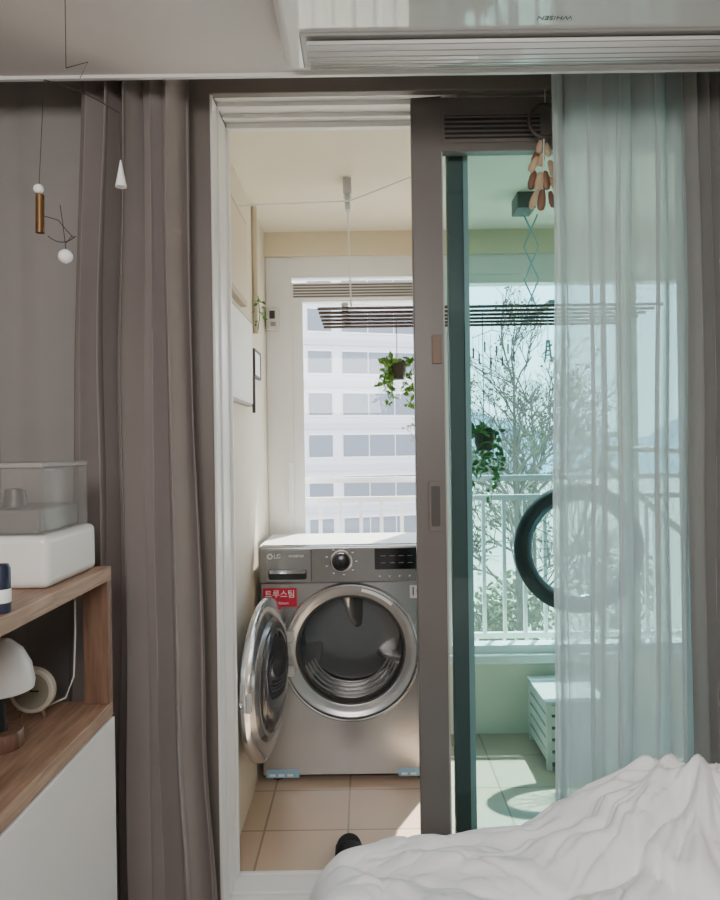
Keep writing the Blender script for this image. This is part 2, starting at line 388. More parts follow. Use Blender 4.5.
# ------------------------------------------------------------ air conditioner
ac = thing('air_conditioner', 'white glossy ceiling cassette air conditioner', 'air conditioner', (0.4,1.35,2.23))
AZ = 2.178
B(-0.178,1.10,0.98,1.725,AZ,2.2295).build('panel', M_ac, ac, bevel=0.024, smooth=True, bseg=6)
B(-0.13,1.05,1.555,1.69,AZ-0.008,AZ+0.001).build('outlet', mat('grey_outlet',(150,148,144),0.2), ac, bevel=0.003)
m = MB()
for k in range(9):
    a = k/8; y = 1.568+0.11*a; z = AZ-0.012-0.014*math.sin(PI*a)
    m.bm.verts.new((-0.115,y,z)); m.bm.verts.new((1.03,y,z))
m.bm.verts.ensure_lookup_table()
for k in range(8): m.bm.faces.new([m.bm.verts[i] for i in (2*k,2*k+1,2*k+3,2*k+2)])
o = m.build('louvre', M_ac, ac, smooth=True)
sm = o.modifiers.new('solid','SOLIDIFY'); sm.thickness = 0.004
for k in range(7):
    y = 1.574+0.0155*k; z = AZ-0.0155-0.014*math.sin(PI*(y-1.568)/0.11)
    MB().tube((-0.112,y,z),(1.025,y,z),0.0015,6).build('louvre_rib', mat('rib_grey',(140,138,134),0.3), ac)
for k in range(16):
    y = 1.02+0.026*k; B(-0.12,1.04,y,y+0.012,AZ-0.006,AZ+0.002).build('intake_slat', mat('grille_grey',(200,198,194),0.35), ac)
tp_ = P(555,16,1.515)
tm = Matrix.Translation((tp_.x,1.515,AZ-0.0006)) @ Matrix.Rotation(PI,4,'Z') @ Matrix.Rotation(PI,4,'X')
text('logo', 'WHISEN', 0.020, tm, mat('grey_print',(90,88,86),0.5), ac)

# ------------------------------------------------------------ hanging mobile
YM = 1.4
mo = thing('mobile', 'hanging wire mobile with white balls, a brass tube and a white cone', 'mobile', (P(66,68,YM).x,YM,2.23))
MB().tube((P(66,68,YM).x,YM,2.231), P(66,68,YM), 0.0008, 6).build('thread', M_wire, mo)
MB().lathe([(0,0),(0.004,0),(0.006,0.008),(0,0.008)], (P(66,68,YM).x,YM,2.2225), 'Z', 16).build('ceiling_hook', M_wire, mo)
def arc(p, q, sag, n=10):
    p, q = Vector(p), Vector(q); return [p.lerp(q,i/n)+Vector((0,0,-sag*4*(i/n)*(1-i/n))) for i in range(n+1)]
MB().path(arc(P(44,80,YM), P(119,113,YM), -0.008), 0.0010, 6).path([P(66,68,YM),P(88,62,YM),P(80,78,YM)], 0.0009, 6).build('upper_wire', M_wire, mo)
MB().tube(P(119,113,YM), P(121,160,YM), 0.0007, 6).build('thread', M_wire, mo)
MB().tube(P(44,80,YM), P(39,186,YM), 0.0007, 6).build('thread', M_wire, mo)
MB().lathe([(0,0),(0.0110,0),(0.0106,0.002),(0.001,0.052),(0,0.053)], P(121,187,YM), 'Z', 24).build('white_cone', M_paper, mo, smooth=True)
MB().sphere(P(38.5,189,YM), 0.0095).build('small_ball', M_paper, mo, smooth=True)
MB().tube(P(40,195,YM), P(40,233,YM), 0.0082, 20).build('brass_tube', M_brass, mo, smooth=True)
MB().path([P(44,216,YM),P(58,220,YM),P(68,232,YM),P(74,238,YM)], 0.0009, 6).path(arc(P(48,236,YM),P(76,236,YM),0.012), 0.0009, 6).tube(P(66,243,YM),P(72,236,YM),0.0008,6).path([P(66,250,YM),P(63,225,YM),P(60,205,YM)],0.0008,6).build('lower_wire', M_wire, mo)
MB().sphere(P(65.5,256.5,YM), 0.0138).build('large_ball', M_paper, mo, smooth=True)

# ------------------------------------------------------------ shelf unit
SX, SY0, SY1 = -0.603, 0.55, 1.70
KZ, TZ = 0.690, 1.008
su = thing('shelf_cabinet', 'white cabinet with walnut counter and raised walnut shelf along left wall', 'cabinet', (-0.8,1.1,RF))
B(-1.045,SX-0.012,SY0,SY1,RF,KZ-0.032).build('cabinet_body', M_cab, su, bevel=0.003)
for y0, y1 in ((SY0,1.155),(1.160,SY1)):
    B(SX-0.012,SX+0.004,y0+0.002,y1-0.002,RF+0.05,KZ-0.036).build('cabinet_door', M_cab, su, bevel=0.002)
B(-1.045,SX,SY0,SY1,KZ-0.032,KZ).build('counter_top', M_wood, su, bevel=0.002)
B(-1.045,SX,SY0,SY1,TZ-0.032,TZ).build('top_shelf', M_wood, su, bevel=0.002)
B(-0.662,SX,SY1-0.025,SY1,KZ,TZ-0.032).build('post', M_woodp, su, bevel=0.002)
B(-1.045,-0.98,SY1-0.025,SY1,KZ,TZ-0.032).build('post', M_woodp, su, bevel=0.002)
B(-1.045,SX,SY0,SY0+0.025,KZ,TZ-0.032).build('side_panel', M_woodp, su, bevel=0.002)

# humidifier-like appliance
hx1, hy0, hy1 = -0.628, 1.42, 1.675
hu = thing('humidifier', 'white boxy humidifier with clear grey tank on the walnut shelf', 'humidifier', (-0.77,1.55,TZ))
B(-0.93,hx1,hy0,hy1,TZ+0.0005,TZ+0.105).build('base', M_wplas, hu, bevel=0.014, bseg=4)
MB().lathe([(0.010,0.0),(0.010,-0.003),(0,-0.003)], (-0.76,hy0+0.001,TZ+0.085),'Y',24).build('button', M_ltgrey, hu)
tx0, tx1, ty0, ty1, tz0, tz1 = -0.917, -0.641, 1.432, 1.662, TZ+0.1055, TZ+0.25
B(tx0,tx1,ty0,ty1,tz0,tz1-0.011).build('clear_tank', M_clear, hu, bevel=0.005, bseg=3)
B(tx0,tx1,ty0,ty1,tz1-0.0105,tz1).build('lid', mat('grey_lid',(176,173,170),0.2,clear=0.3), hu, bevel=0.003)
B(tx0+0.016,tx1-0.016,ty0+0.016,ty1-0.016,tz0+0.001,tz0+0.050).build('inner_tray', mat('grey_tray',(116,113,110),0.4), hu, bevel=0.006)
MB().lathe([(0,0.040),(0.02,0.038),(0.026,0.0)], (-0.75,1.54,tz0+0.050),'Z',24).build('cap', mat('grey_cap',(84,81,79),0.4), hu, smooth=True)
# navy jar
jx = -0.622
nj = thing('jar', 'small navy jar with white band at the left frame edge on shelf', 'jar', (jx,1.22,TZ))
MB().lathe([(0,0.0005),(0.016,0.0005),(0.017,0.004),(0.017,0.075),(0.014,0.082),(0,0.083)], (jx,1.22,TZ),'Z',28).build('body', M_navy, nj, smooth=True)
MB().lathe([(0.0172,0.018),(0.0176,0.019),(0.0176,0.040),(0.0172,0.041)], (jx,1.22,TZ),'Z',28).build('label_band', M_paper, nj, smooth=True)
# mushroom lamp
o_ = Vector((-0.738,1.44,KZ))
lp = thing('table_lamp', 'mushroom table lamp with cream glass dome and wooden base', 'lamp', o_)
MB().lathe([(0,0.0005),(0.042,0.0005),(0.044,0.004),(0.044,0.030),(0.041,0.034),(0,0.034)], o_,'Z',36).build('base', M_woodp, lp, smooth=True)
MB().lathe([(0,0.033),(0.014,0.033),(0.011,0.05),(0.011,0.12),(0,0.12)], o_,'Z',24).build('stem', M_blackm, lp, smooth=True)
MB().lathe([(0.0,0.112),(0.055,0.112),(0.064,0.116),(0.066,0.128),(0.060,0.163),(0.045,0.193),(0.024,0.212),(0,0.219)], o_,'Z',40).build('lamp_shade', M_wplas, lp, smooth=True)
# round clock behind : a slim disc whose face looks into the room
c_ = Vector((-0.744,1.585,KZ+0.063))
ck = thing('clock', 'small round cream clock behind the mushroom lamp', 'clock', (c_.x,1.595,KZ))
MB().lathe([(0,0.022),(0.044,0.022),(0.050,0.017),(0.050,0.003),(0.047,0.0),(0.041,0.0),(0.040,0.0015),(0,0.0015)], c_,'Y',40).build('case', mat('cream_case',(212,204,188),0.4), ck, smooth=True)
MB().lathe([(0,0.0003),(0.0395,0.0003),(0.0395,0.0016)], c_,'Y',40).build('dial', mat('olive_dial',(158,154,136),0.5), ck)
B(c_.x-0.0015,c_.x+0.0015,c_.y-0.0015,c_.y-0.0003,c_.z,c_.z+0.026).build('hand', M_blackm, ck)
B(c_.x,c_.x+0.018,c_.y-0.0015,c_.y-0.0003,c_.z-0.0015,c_.z+0.0015).build('hand', M_blackm, ck)
for sg in (-1,1): MB().tube(c_+Vector((sg*0.02,0.011,-0.044)), c_+Vector((sg*0.026,0.011,-0.0620)), 0.005).build('foot', M_woodp, ck)
# cord
tag(MB().path([(-0.700,1.69,TZ-0.04),(-0.676,1.665,TZ-0.075),(-0.676,1.665,0.86),(-0.679,1.66,0.76),(-0.695,1.65,0.715),(-0.75,1.64,KZ+0.003),(-0.80,1.64,KZ+0.003)],0.0022,8).build('power_cord', M_cord, smooth=True), 'thin white power cord hanging beside the walnut shelf post', 'cord')

# ------------------------------------------------------------ bed and duvet
bd = thing('bed', 'low bed beneath the rumpled white duvet', 'bed', (0.65,0.2,RF))
B(0.0,1.5,-1.2,1.62,RF+0.001,0.14).build('frame', M_woodp, bd, bevel=0.005)
B(0.0,1.5,-1.2,1.62,0.14,0.29).build('mattress', M_paper, bd, bevel=0.03, bseg=4)
crest = [(p.x,p.z) for p in (P(a,b,1.6) for a,b in ((270,915),(300,866),(322,843),(380,827),(470,821),(520,817),(552,800),(600,779),(650,763),(690,760),(720,772),(800,805),(960,815)))]
def cf(x):
    if x <= crest[0][0]: return crest[0][1]
    for (a,p),(b,q) in zip(crest,crest[1:]):
        if x <= b:
            t = (x-a)/(b-a); return p+(q-p)*t
    return crest[-1][1]
def sst(a,b,x):
    t = max(0,min(1,(x-a)/(b-a))); return t*t*(3-2*t)
def seg_d(x,y,x0,y0,x1,y1):
    dx,dy = x1-x0,y1-y0; L2 = dx*dx+dy*dy; t = max(0,min(1,((x-x0)*dx+(y-y0)*dy)/L2))
    return math.hypot(x-x0-dx*t, y-y0-dy*t), t
folds = [(0.08,1.50,0.40,1.32,0.020,0.028),(-0.04,1.44,0.22,1.24,0.022,0.026),(0.30,1.53,0.05,1.40,0.014,0.026),(0.30,1.46,0.48,1.40,0.018,0.024),
         (0.62,1.52,0.50,1.36,0.034,0.024),(0.68,1.48,0.62,1.28,0.036,0.022),(0.76,1.47,0.76,1.26,0.034,0.022),(0.58,1.56,0.43,1.47,0.024,0.022),(0.82,1.5,0.92,1.3,0.03,0.025)]
def puff(v):              # pillowy lobes with soft creases between them
    return min(1, abs(noise.noise(v))*2.4)**0.72
def crease(v, w):         # narrow valley line
    return math.exp(-(noise.noise(v)/w)**2)
def dh(x,y):
    yc = 1.56
    c = 0.40*cf(x)+0.30*cf(x-0.04)+0.30*cf(x+0.04)-0.024
    near = 0.425+0.02*math.sin(x*5)
    if y < yc: h = c-(c-near)*sst(0,0.40,yc-y)*0.95
    else: h = c-0.36*(1-math.sqrt(max(0,1-min(1,(y-yc)/0.17)**2)))
    q = Vector((x,y,0)); wv = noise.noise_vector(q*4)*0.06
    qx, qy = x+wv.x, y+wv.y
    fade = (0.35+0.65*sst(-0.12,0.02,x))*(1-0.5*sst(1.54,1.64,y))
    ox, oy = 0.70, 1.50
    r = math.hypot(qx-ox,(qy-oy)*1.3); a = math.atan2((qy-oy)*1.3,qx-ox)
    wr = sst(0.0,0.12,r)*sst(0.75,0.25,r)
    ca, sa_ = math.cos(a), math.sin(a)
    rad = puff(Vector((ca*2.4,sa_*2.4,r*2.2)))
    rad2 = puff(Vector((ca*7.0+5,sa_*7.0,r*5)))
    u = qx*0.86-qy*0.5; v = qx*0.5+qy*0.86
    dg = puff(Vector((u*3.2,v*6.8,2.7)))
    dg2 = puff(Vector((u*8,v*16,7.1)))
    n1 = noise.noise(Vector((qx*6,qy*8,1.3)))
    h += 0.018*n1*fade
    h += (0.048*rad+0.014*rad2-0.030)*wr*fade
    h += (0.032*dg+0.009*dg2-0.021)*(1-wr*0.7)*fade
    h -= 0.008*crease(Vector((ca*4.4+9,sa_*4.4,r*2.5)),0.07)*wr*fade
    h -= 0.0065*crease(Vector((u*4,v*10,12.3)),0.065)*fade
    h -= 0.0025*crease(Vector((u*13+3,v*20,5.3)),0.08)*fade
    h += 0.028*math.exp(-((x-0.72)/0.15)**2-((y-1.47)/0.10)**2)
    for x0,y0,x1,y1,hh,ww in folds:
        d,t = seg_d(qx,qy,x0,y0,x1,y1)
        h += hh*math.exp(-abs(d/ww)**1.7)*(1-0.6*t)
    ex = 0.40+0.25*((1.55-y)/0.35) + 0.02*math.sin(y*22)
    h += 0.038*sst(-0.012,0.012,x-ex)*sst(1.1,1.25,y)*(1-0.7*sst(1.50,1.58,y))
    le = -0.124+0.012*math.sin(y*17)
    t = max(0,min(1,(le+0.06-x)/0.16)); h -= 0.34*(1-math.sqrt(1-t*t))
    return max(h,0.02)
m = MB(); nx, ny = 350, 280; g = []
for j in range(ny+1):
    y = 0.75+(1.735-0.75)*(1-(1-j/ny)**1.5); row = []
    for i in range(nx+1):
        x = -0.228+(1.45+0.228)*(i/nx)**1.25
        row.append(m.bm.verts.new((x,y,dh(x,y))))
    g.append(row)
for j in range(ny):
    for i in range(nx): m.bm.faces.new((g[j][i],g[j][i+1],g[j+1][i+1],g[j+1][i]))
dv = m.build('duvet', M_duvet, smooth=True, normals=False, ang=180)
tag(dv, 'rumpled white cotton duvet heaped on the bed', 'duvet')

# ------------------------------------------------------------ dryer
DX = -0.010
wx0, wx1, wy, wyb, wz0, wzc, wz1 = -0.43+DX, 0.29+DX, 2.955, 3.37, -0.065, 0.727, 0.878
hcx, hcz = -0.061+DX, 0.44
ws = thing('washing_machine', 'large steel front loading laundry machine with open porthole door', 'washing machine', (-0.07,3.15,FZ))
m = MB(); R = 0.268
cor = [math.atan2(z-hcz, x-hcx) for x in (wx0,wx1) for z in (wz0,wzc)]
angs = sorted([2*PI*k/72-PI for k in range(72)]+cor)
ri, ro = [], []
for a in angs:
    ca, sa_ = math.cos(a), math.sin(a)
    ts = []
    if ca > 1e-9: ts.append((wx1-hcx)/ca)
    if ca < -1e-9: ts.append((wx0-hcx)/ca)
    if sa_ > 1e-9: ts.append((wzc-hcz)/sa_)
    if sa_ < -1e-9: ts.append((wz0-hcz)/sa_)
    t = min(ts)
    ri.append(m.bm.verts.new((hcx+R*ca,wy,hcz+R*sa_))); ro.append(m.bm.verts.new((hcx+t*ca,wy,hcz+t*sa_)))
n = len(angs)
for k in range(n):
    try: m.bm.faces.new((ri[k],ri[(k+1)%n],ro[(k+1)%n],ro[k]))
    except ValueError: pass
m.build('front_panel', M_steel, ws)
m = MB().box(wx0,wx0+0.004,wy,wyb,wz0,wz1).box(wx1-0.004,wx1,wy,wyb,wz0,wz1).box(wx0,wx1,wyb-0.004,wyb,wz0,wz1).box(wx0,wx1,wy,wyb,wz0,wz0+0.004)
m.build('cabinet_body', M_ltgrey, ws)
B(wx0,wx1,2.96,wyb,wz1-0.03,wz1).build('top_panel', mat('white_top',(225,224,222),0.3), ws, bevel=0.004)
B(wx0,wx1,2.93,3.0,wzc,wz1).build('control_panel', M_steeld, ws, bevel=0.008, bseg=3)
for x in (wx0+0.06, wx1-0.06):
    for y in (3.0,3.32): MB().lathe([(0,FZ),(0.025,FZ),(0.022,wz0),(0,wz0)],(x,y,0),'Z',20).build('foot', M_blackm, ws)
Yp = 2.93
def QX(px): return (px-CX)*Yp/F+DX*0.4
def QZ(py): return HC-(py-CY)*Yp/F
dr = B(QX(265),QX(311),2.921,2.932,QZ(582)+0.004,QZ(548)).build('detergent_drawer', mat('drawer_steel',(160,159,159),0.27,0.78,stretch=(60,1,1)), ws, bevel=0.004)
MB().rrect(QX(268),QX(306),QZ(578),QZ(568),0.010,2.918,2.923).build('drawer_handle', mat('dark_handle',(52,52,54),0.3,0.5), dr)
MB().rrect(QX(269),QX(305),QZ(572),QZ(568.5),0.005,2.915,2.9185).build('drawer_lip', M_chrome, dr)
lx, lz = QX(269.5), QZ(555)
MB().lathe([(0.0075,0),(0.0095,-0.001),(0.0115,0)],(lx,2.921,lz),'Y',24).build('logo', M_paper, dr, smooth=True)
text('logo', 'LG', 0.024, Matrix.Translation((lx+0.030,2.9205,lz)) @ FACE_CAM, M_paper, dr)
text('print', 'INVERTER', 0.014, Matrix.Translation((QX(296),2.9205,lz)) @ FACE_CAM, M_paper, dr)
dl = MB().lathe([(0.046,0.0),(0.046,-0.006),(0.042,-0.010),(0.037,-0.010)],(QX(340.5),2.931,QZ(561)),'Y',36).build('dial', M_chrome, ws, smooth=True)
MB().lathe([(0.037,-0.005),(0.035,-0.024),(0.030,-0.028),(0,-0.028)],(QX(340.5),2.931,QZ(561)),'Y',36).build('dial_knob', mat('knob_grey',(70,70,72),0.25,0.8), dl, smooth=True)
for k in range(9):
    a = 2*PI*k/9; x, z = QX(340.5)+0.062*math.cos(a), QZ(561)+0.055*math.sin(a)
    B(x-0.004,x+0.004,2.929,2.9301,z-0.0015,z+0.0015).build('dial_mark', M_paper, dl)
ds = MB().rrect(QX(374),QX(424),QZ(569.5),QZ(548.5),0.004,2.9275,2.932).build('display', M_black, ws)
for k in range(4):
    for q in range(2): B(QX(380+9*k),QX(385+9*k),2.927,2.9276,QZ(556+7*q)-0.001,QZ(556+7*q)+0.001).build('display_mark', mat('pale_print',(120,130,136),0.5), ds)
for k in range(4): MB().lathe([(0.005,0),(0.0045,-0.003),(0,-0.0035)],(QX(379+10*k),2.931,QZ(576)),'Y',12).build('button', M_chrome, ws)
# porthole rings
MB().lathe([(0.268,0.03),(0.268,-0.004),(0.273,-0.014),(0.279,-0.014),(0.286,-0.004),(0.286,0.002)],(hcx,wy,hcz),'Y',80).build('outer_ring', M_chrome, ws, smooth=True)
MB().lathe([(0.270,0.004),(0.260,0.008),(0.246,0.012),(0.236,0.024),(0.226,0.028)],(hcx,wy,hcz),'Y',80).build('door_seat', mat('grey_seat',(194,194,195),0.25,0.55), ws, smooth=True)
MB().lathe([(0.228,0.027),(0.219,0.028),(0.214,0.043),(0.220,0.060),(0.212,0.068)],(hcx,wy,hcz),'Y',80).build('gasket', mat('dark_gasket',(60,59,58),0.4), ws, smooth=True)
prof = [(0.212,0.068),(0.226,0.085)]
for k in range(9):
    y = 0.09+0.026*k; prof += [(0.2285,y),(0.2285,y+0.014),(0.222,y+0.017),(0.222,y+0.023)]
prof += [(0.226,0.33),(0.218,0.342),(0.20,0.346),(0.12,0.352),(0,0.354)]
MB().lathe(prof,(hcx,wy,hcz),'Y',80).build('drum', M_drum, ws, smooth=True)
for k in range(3):
    a = -PI*0.03+2*PI*k/3
    mt = Matrix.Translation((hcx,wy,hcz)) @ Matrix.Rotation(a,4,'Y')
    mm = MB(); dp = 0.21 if k == 0 else 0.085
    w_ = [(-0.040,0.0),(-0.024,0.45),(-0.013,0.85),(-0.006,0.98),(0.0,1.0),(0.006,0.98),(0.013,0.85),(0.024,0.45),(0.040,0.0)]
    rows = []
    for y, hh, tw in ((0.10,0.10,0),(0.14,0.45,0.004),(0.20,0.75,0.012),(0.28,0.95,0.026),(0.345,1.0,0.040)):
        rows.append([mm.bm.verts.new((x+tw,y,0.2270-dp*f*hh)) for x, f in w_])
    for ra, rb in zip(rows, rows[1:]):
        for q in range(8): mm.bm.faces.new((ra[q],ra[q+1],rb[q+1],rb[q]))
    mm.bm.faces.new(rows[0]); mm.bm.faces.new(rows[-1][::-1])
    mm.xf(mt); mm.build('drum_baffle', mat('baffle_steel',(192,191,190),0.22,0.65), ws, smooth=True, ang=60)
for q in range(4): MB().lathe([(0.205-0.012*q+0.004*math.cos(t),0.075+0.018*q+0.004*math.sin(t)) for t in [2*PI*i/8 for i in range(9)]],(hcx,wy,hcz),'Y',40,PI*1.12,PI*1.88).build('lint_filter_rib', mat('rib_mid_grey',(130,129,128),0.35), ws, smooth=True)
# open door (built shut, then swung about its hinge)
hx = hcx-0.264; dcx = hx+0.291
swing = Matrix.Translation((hx,wy-0.03,0)) @ Matrix.Rotation(math.radians(-98),4,'Z') @ Matrix.Translation((-hx,-(wy-0.03),0))
dc = (dcx,wy-0.03,hcz)
dd = MB().lathe([(0.205,-0.016),(0.25,-0.020),(0.278,-0.016),(0.289,-0.006),(0.287,0.008),(0.276,0.015),(0.24,0.017),(0.222,0.022),(0.205,0.022)],dc,'Y',72).xf(swing).build('porthole_door', M_chrome, ws, smooth=True)
MB().lathe([(0.206,-0.016),(0.15,-0.019),(0,-0.020)],dc,'Y',60).xf(swing).build('outer_cover', M_black, dd, smooth=True)
MB().lathe([(0.222,0.020),(0.210,0.027),(0.203,0.034),(0.186,0.034),(0.180,0.026)],dc,'Y',64).xf(swing).build('inner_rim', mat('inner_rim_grey',(120,120,122),0.25,0.6), dd, smooth=True)
MB().lathe([(0.184,0.030),(0.176,0.040),(0.150,0.047),(0.10,0.050),(0,0.051)],dc,'Y',64).xf(swing).build('glass_bowl', mat('smoky_bowl',(66,66,70),0.05,0.3), dd, smooth=True)
B(dcx+0.255,dcx+0.279,wy-0.017,wy-0.004,hcz-0.03,hcz+0.03).xf(swing).build('door_catch', M_ltgrey, dd, bevel=0.003)
MB().tube((dcx+0.27,wy-0.03,hcz),(dcx+0.305,wy-0.036,hcz),0.009).xf(swing).build('door_latch', M_chrome, dd)
for dz in (-0.07,0.07): B(hx-0.02,hx+0.035,wy-0.030,wy+0.0,hcz+dz-0.02,hcz+dz+0.02).build('door_hinge', M_ltgrey, ws, bevel=0.004)
# stickers
Yf = wy-0.001
st = B(QX(261),QX(295),Yf-0.001,Yf,QZ(607),QZ(588)).build('red_sticker', M_red, ws); st['label'] = 'red sticker with white Korean lettering'
text('print', '트루스팀', 0.034, Matrix.Translation((QX(278),Yf-0.0015,QZ(594.5))) @ FACE_CAM, M_paper, st)
text('print', 'TrueSteam', 0.016, Matrix.Translation((QX(278),Yf-0.0015,QZ(603.2))) @ FACE_CAM, M_paper, st)
st2 = B(QX(409),QX(429),Yf-0.001,Yf,QZ(600),QZ(587)).build('white_sticker', mat('sticker_grey',(206,206,204),0.5), ws)
text('print', '10', 0.05, Matrix.Translation((QX(415.5),Yf-0.0015,QZ(593.5))) @ FACE_CAM, M_blackm, st2)
for a, b in ((262,295),(395,428)):
    tp = B(QX(a),QX(b),Yf-0.001,Yf,QZ(783)+0.015,QZ(771)).build('blue_tape', M_tape, ws)
    for k in range(3): B(QX(a+3+9*k),QX(a+9+9*k),Yf-0.0016,Yf-0.001,QZ(777)-0.004,QZ(777)+0.006).build('tape_mark', M_paper, tp)
m = MB(); 
for k in range(12):
    a = math.radians(48+2.6*k); a2 = math.radians(48+2.6*(k+1))
    vs = [m.bm.verts.new((hcx+r*math.cos(t),wy+0.0025,hcz+r*math.sin(t))) for r,t in ((0.250,a),(0.264,a),(0.264,a2),(0.250,a2))]
    m.bm.faces.new(vs)
m.build('arc_label', M_paper, ws)

# ------------------------------------------------------------ balcony wall fittings
M_edge_shade = mat('grey_edge_shade',(150,144,136),0.5)
o = thing('wall_panel', 'white flat panel on the left balcony wall, lower of two', 'panel', (wl,2.55,1.6))
B(wl,wl+0.024,2.315,2.83,1.444,1.775).build('frame', M_edge_shade, o, bevel=0.003)  # grey border: the shadow around the white board, put in as colour
B(wl+0.024,wl+0.027,2.325,2.82,1.454,1.765).build('board', M_paper, o)
B(wl+0.024,wl+0.036,2.815,2.822,1.42,1.56).build('clip', mat('grey_clip',(74,68,62),0.5), o)
o = thing('wall_panel', 'beige flat panel high on the left balcony wall, upper of two', 'panel', (wl,2.5,2.0))
B(wl,wl+0.026,2.315,2.72,1.815,2.135).build('board', mat('beige_board',(186,168,146),0.6), o, bevel=0.003)
B(wl+0.026,wl+0.029,2.33,2.705,1.832,2.118).build('inset', mat('beige_inset',(216,200,178),0.6), o, bevel=0.002)
tag(MB().tube((wl+0.011,3.02,PZ(332,3.02)),(wl+0.011,3.02,2.302),0.012,14).build('pipe', mat('cream_pipe',(206,192,166),0.5), smooth=True), 'thin cream vertical pipe in the balcony corner', 'pipe')
bx = thing('control_box', 'white wall control box beside the balcony window frame', 'control box', (-0.4,3.4,1.85))
B(-0.452,-0.396,3.36,3.4205,1.835,1.94).build('case', mat('pale_grey_case',(206,202,196),0.4), bx, bevel=0.004)
B(-0.437,-0.412,3.356,3.361,1.885,1.922).build('screen', M_dark, bx)
B(-0.432,-0.408,3.356,3.361,1.850,1.870).build('button', mat('mid_grey_button',(140,136,132),0.4), bx)
fr = thing('picture_frame', 'tiny dark framed switch plate on the left balcony wall', 'frame', (wl,3.1,1.62))
z0, z1 = PZ(377,3.05,262), PZ(352,3.05,262)
B(wl,wl+0.010,2.98,3.14,z0,z1).build('plate', M_paper, fr)
m = MB().box(wl,wl+0.013,2.974,2.984,z0-0.006,z1+0.006).box(wl,wl+0.013,3.136,3.146,z0-0.006,z1+0.006).box(wl,wl+0.013,2.984,3.136,z0-0.006,z0+0.004).box(wl,wl+0.013,2.984,3.136,z1-0.004,z1+0.006)
m.build('frame', mat('dark_brown_frame',(66,50,42),0.5), fr)

# leaves helper
def leaves(cs, n, size, spread, rnd):
    mb = MB()
    for _ in range(n):
        c = Vector(rnd.choice(cs))+Vector((rnd.gauss(0,spread[0]),rnd.gauss(0,spread[1]),rnd.gauss(0,spread[2])))
        d = Vector((rnd.uniform(-1,1),rnd.uniform(-1,1),rnd.uniform(-1,0.4))).normalized()
        u = d.cross(Vector((rnd.uniform(-1,1),rnd.uniform(-1,1),rnd.uniform(-1,1)))).normalized()
        s = size*rnd.uniform(0.7,1.3); nrm = d.cross(u)
        pts = [c, c+d*s*0.35+u*s*0.34-nrm*s*0.05, c+d*s*0.75+u*s*0.24, c+d*s*1.1+nrm*s*0.1, c+d*s*0.75-u*s*0.24, c+d*s*0.35-u*s*0.34-nrm*s*0.05]
        vs = [mb.bm.verts.new(p) for p in pts]
        mb.bm.faces.new((vs[0],vs[1],vs[2],vs[3])); mb.bm.faces.new((vs[0],vs[3],vs[4],vs[5]))
    return mb
rnd = random.Random(4)
vn = thing('vine', 'small climbing vine beside the pipe on the balcony wall', 'plant', (-0.42,3.02,1.85))
cs = [P(259+random.uniform(-2,6),y,2.98) for y in range(298,326,4)]
MB().path([P(258,330,2.985),P(260,315,2.985),P(258,296,2.985)],0.002,6).build('stem', M_leafd, vn)
leaves(cs,16,0.022,(0.006,0.006,0.006),rnd).build('foliage', M_leafd, vn)

# ------------------------------------------------------------ ceiling drying rack
rk = thing('drying_rack', 'ceiling hung laundry rack with brown rods under the balcony ceiling', 'drying rack', (0.3,3.0,2.30))
RZ = 1.812
for k in range(6):
    y = 2.76+0.085*k
    MB().tube((-0.175,y,RZ),(1.15,y,RZ),0.0062,12).build('rod', M_rod, rk, smooth=True)
for x in (-0.07,0.72): MB().box(x-0.012,x+0.012,2.74,3.205,RZ+0.005,RZ+0.019).build('cross_bar', M_ltgrey, rk, bevel=0.002)
bxp = P(347,177,2.73)
MB().box(bxp.x-0.016,bxp.x+0.016,2.72,2.79,2.24,2.301).box(bxp.x-0.01,bxp.x+0.01,2.735,2.775,2.185,2.24).build('ceiling_bracket', M_ltgrey, rk, bevel=0.003)
MB().tube((bxp.x,2.755,2.19),(bxp.x+0.008,2.76,RZ),0.003,8).build('cord', M_cord, rk)
xm = P(522,195,2.95).x
B(xm-0.03,xm+0.045,2.90,3.02,2.235,2.301).build('motor_box', mat('dark_motor',(80,86,86),0.5), rk, bevel=0.004)
xs = P(531,240,2.98).x; zs = [2.235-k*(2.235-RZ-0.012)/3 for k in range(4)]
for a, b in zip(zs, zs[1:]):
    MB().tube((xs-0.03,2.98,a),(xs+0.03,2.98,b),0.0035,6).build('scissor_arm', M_blue, rk)
    MB().tube((xs+0.03,2.99,a),(xs-0.03,2.99,b),0.0035,6).build('scissor_arm', M_blue, rk)
ya = P(255,210,2.75); yb = P(425,176,2.75)
tag(MB().path([(wl-0.001,2.70,ya.z),(bxp.x-0.010,2.705,2.205),(bxp.x+0.010,2.705,2.205),(yb.x,2.70,yb.z),(0.5,2.70,2.301)],0.0028,6).build('clothes_line', M_cord), 'white clothes line strung across the balcony ceiling', 'clothes line')

